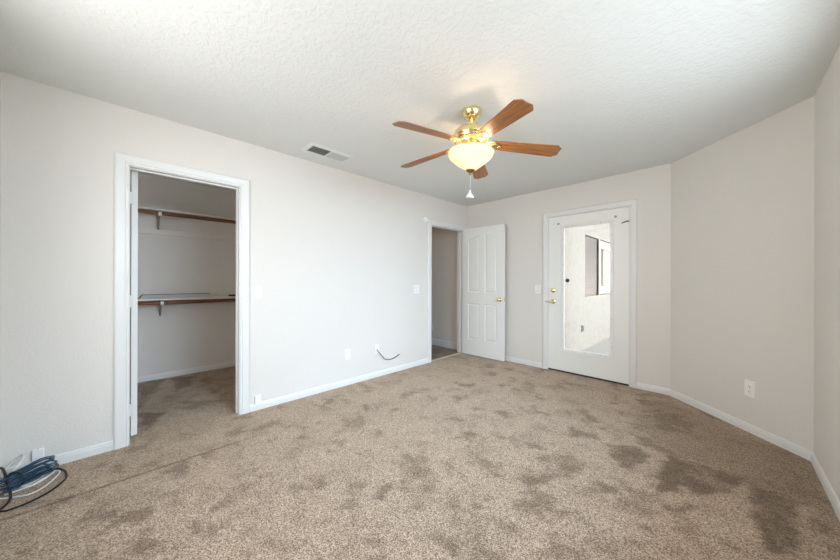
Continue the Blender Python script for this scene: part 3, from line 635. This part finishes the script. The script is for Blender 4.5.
ba = MB().tube(spline([(-2.985, -0.527, 0.09), (-2.93, -0.508, 0.098), (-2.860, -0.488, 0.088), (-2.790, -0.466, 0.050), (-2.715, -0.446, 0.018), (-2.650, -0.448, 0.0155), (-2.600, -0.470, 0.0155), (-2.59, -0.51, 0.006)], 8), 0.0062, 8).build('black_cable', M['black']); tag(ba, 'thick black cable arching over the left end of the blue coil', 'cable')

# ---------------------------------------------------------------- patio seen through the exterior door
PX = -1.772; PZ = -0.045
PW0, PW1, PWZ0, PWZ1 = 5.955, 8.15, 0.900, 2.060
w = MB()
w.box((PX-0.2, DB+0.125, PZ), (PX, PW0, 3.3)).box((PX-0.2, PW0, PZ), (PX, PW1, PWZ0)).box((PX-0.2, PW0, PWZ1), (PX, PW1, 3.3)).box((PX-0.2, PW1, PZ), (PX, 11.0, 3.3))
struct(w, 'wall_patio', M['stucco'], 'white stucco wall of the patio outside the exterior door')
w = MB().box((PX-0.2, DB+0.06, PZ-0.1), (2.8, 11.0, PZ)); struct(w, 'floor_patio', M['concrete'], 'grey concrete patio floor outside the exterior door', 'patio floor')
w = MB().box((PX-0.2, DB+0.06, 3.0), (0.6, 11.0, 3.12)); struct(w, 'patio_shade_cover', M['stucco'], 'unseen cover added to shade the stucco wall', 'patio cover')  # added out of view to keep sky light off the stucco
pw = empty('window_3'); pw['kind'] = 'structure'; pw['label'] = 'sliding window with lowered blinds in the stucco wall'; pw['category'] = 'window'
fp = lambda a, b, dd: (PX+dd, a, b)
mb = MB(); mb.sweep([(PW0, PWZ0), (PW1, PWZ0), (PW1, PWZ1), (PW0, PWZ1)], [(0, 0.001), (-0.010, 0.001), (-0.010, -0.012), (0, -0.012)], fp, closed=True, side=-1); mb.build('window_frame', M['patio_vinyl'], pw)
SM = 6.86
mb = MB(); mb.sweep([(SM, PWZ0+.03), (PW1-.03, PWZ0+.03), (PW1-.03, PWZ1-.03), (SM, PWZ1-.03)], [(0, -0.01), (-0.16, -0.01), (-0.16, -0.02), (0, -0.02), (0, -0.01)], fp, closed=True, side=-1); mb.build('sliding_sash', M['patio_vinyl'], pw)
mb = MB(); mb.prism([(SM-.02, PWZ0), (SM+.04, PWZ0), (SM+.04, PWZ1), (SM-.02, PWZ1)], -0.012, 0.0, fp); mb.build('meeting_rail', M['patio_vinyl'], pw)
mb = MB(); mb.prism([(PW0+.03, PWZ0+.03), (PW1-.03, PWZ0+.03), (PW1-.03, PWZ1-.03), (PW0+.03, PWZ1-.03)], -0.024, -0.021, fp); mb.build('pane', M['glass'], pw)
mb = MB(); nsl = 34
for i in range(nsl):
    z = PWZ0+0.02+(PWZ1-PWZ0-0.03)*i/(nsl-1)
    mb.add([(PX-0.034, PW0+.02, z-.010), (PX-0.034, PW1-.02, z-.010), (PX-0.052, PW1-.02, z+.010), (PX-0.052, PW0+.02, z+.010)], [(0, 1, 2, 3)])
mb.build('blind', M['blind'], pw, recalc=False)
mb = MB(); mb.box((PX-0.030, 7.22, PWZ0+.02), (PX-0.026, PW1-.02, PWZ1-.02)); mb.build('pale_panel', mat('beige_panel', (150, 144, 128), 0.8), pw)  # pale panel behind the right part of the glass
mb = MB(); mb.box((PX-0.19, PW0+.005, PWZ0+.005), (PX-0.18, PW1-.005, PWZ1-.005)); mb.build('dark_backing', M['gap'], pw)  # dark sheet stands in for the dim room behind the blinds
po = frame_on('patio_outlet', (PX, 5.80, 0.352), RL); tag(po, 'small grey outlet cover low on the stucco patio wall', 'outlet')
MB().box((-0.035, -0.02, -0.06), (0.035, 0, 0.06)).build('cover_plate', M['steel'], po, 0.004); MB().box((-0.026, -0.024, -0.048), (0.026, -0.018, 0.048)).build('flip_cover', M['gap'], po, 0.002)
dot = MB().lathe([(0, 0.002), (0.024, 0.002), (0.025, 0)], 28, T(-1.4235, DB+0.0115, 1.2046, PI/2)).build('window_sticker', M['bluedot']); tag(dot, 'small round dark sticker on the glass of the exterior door', 'sticker')
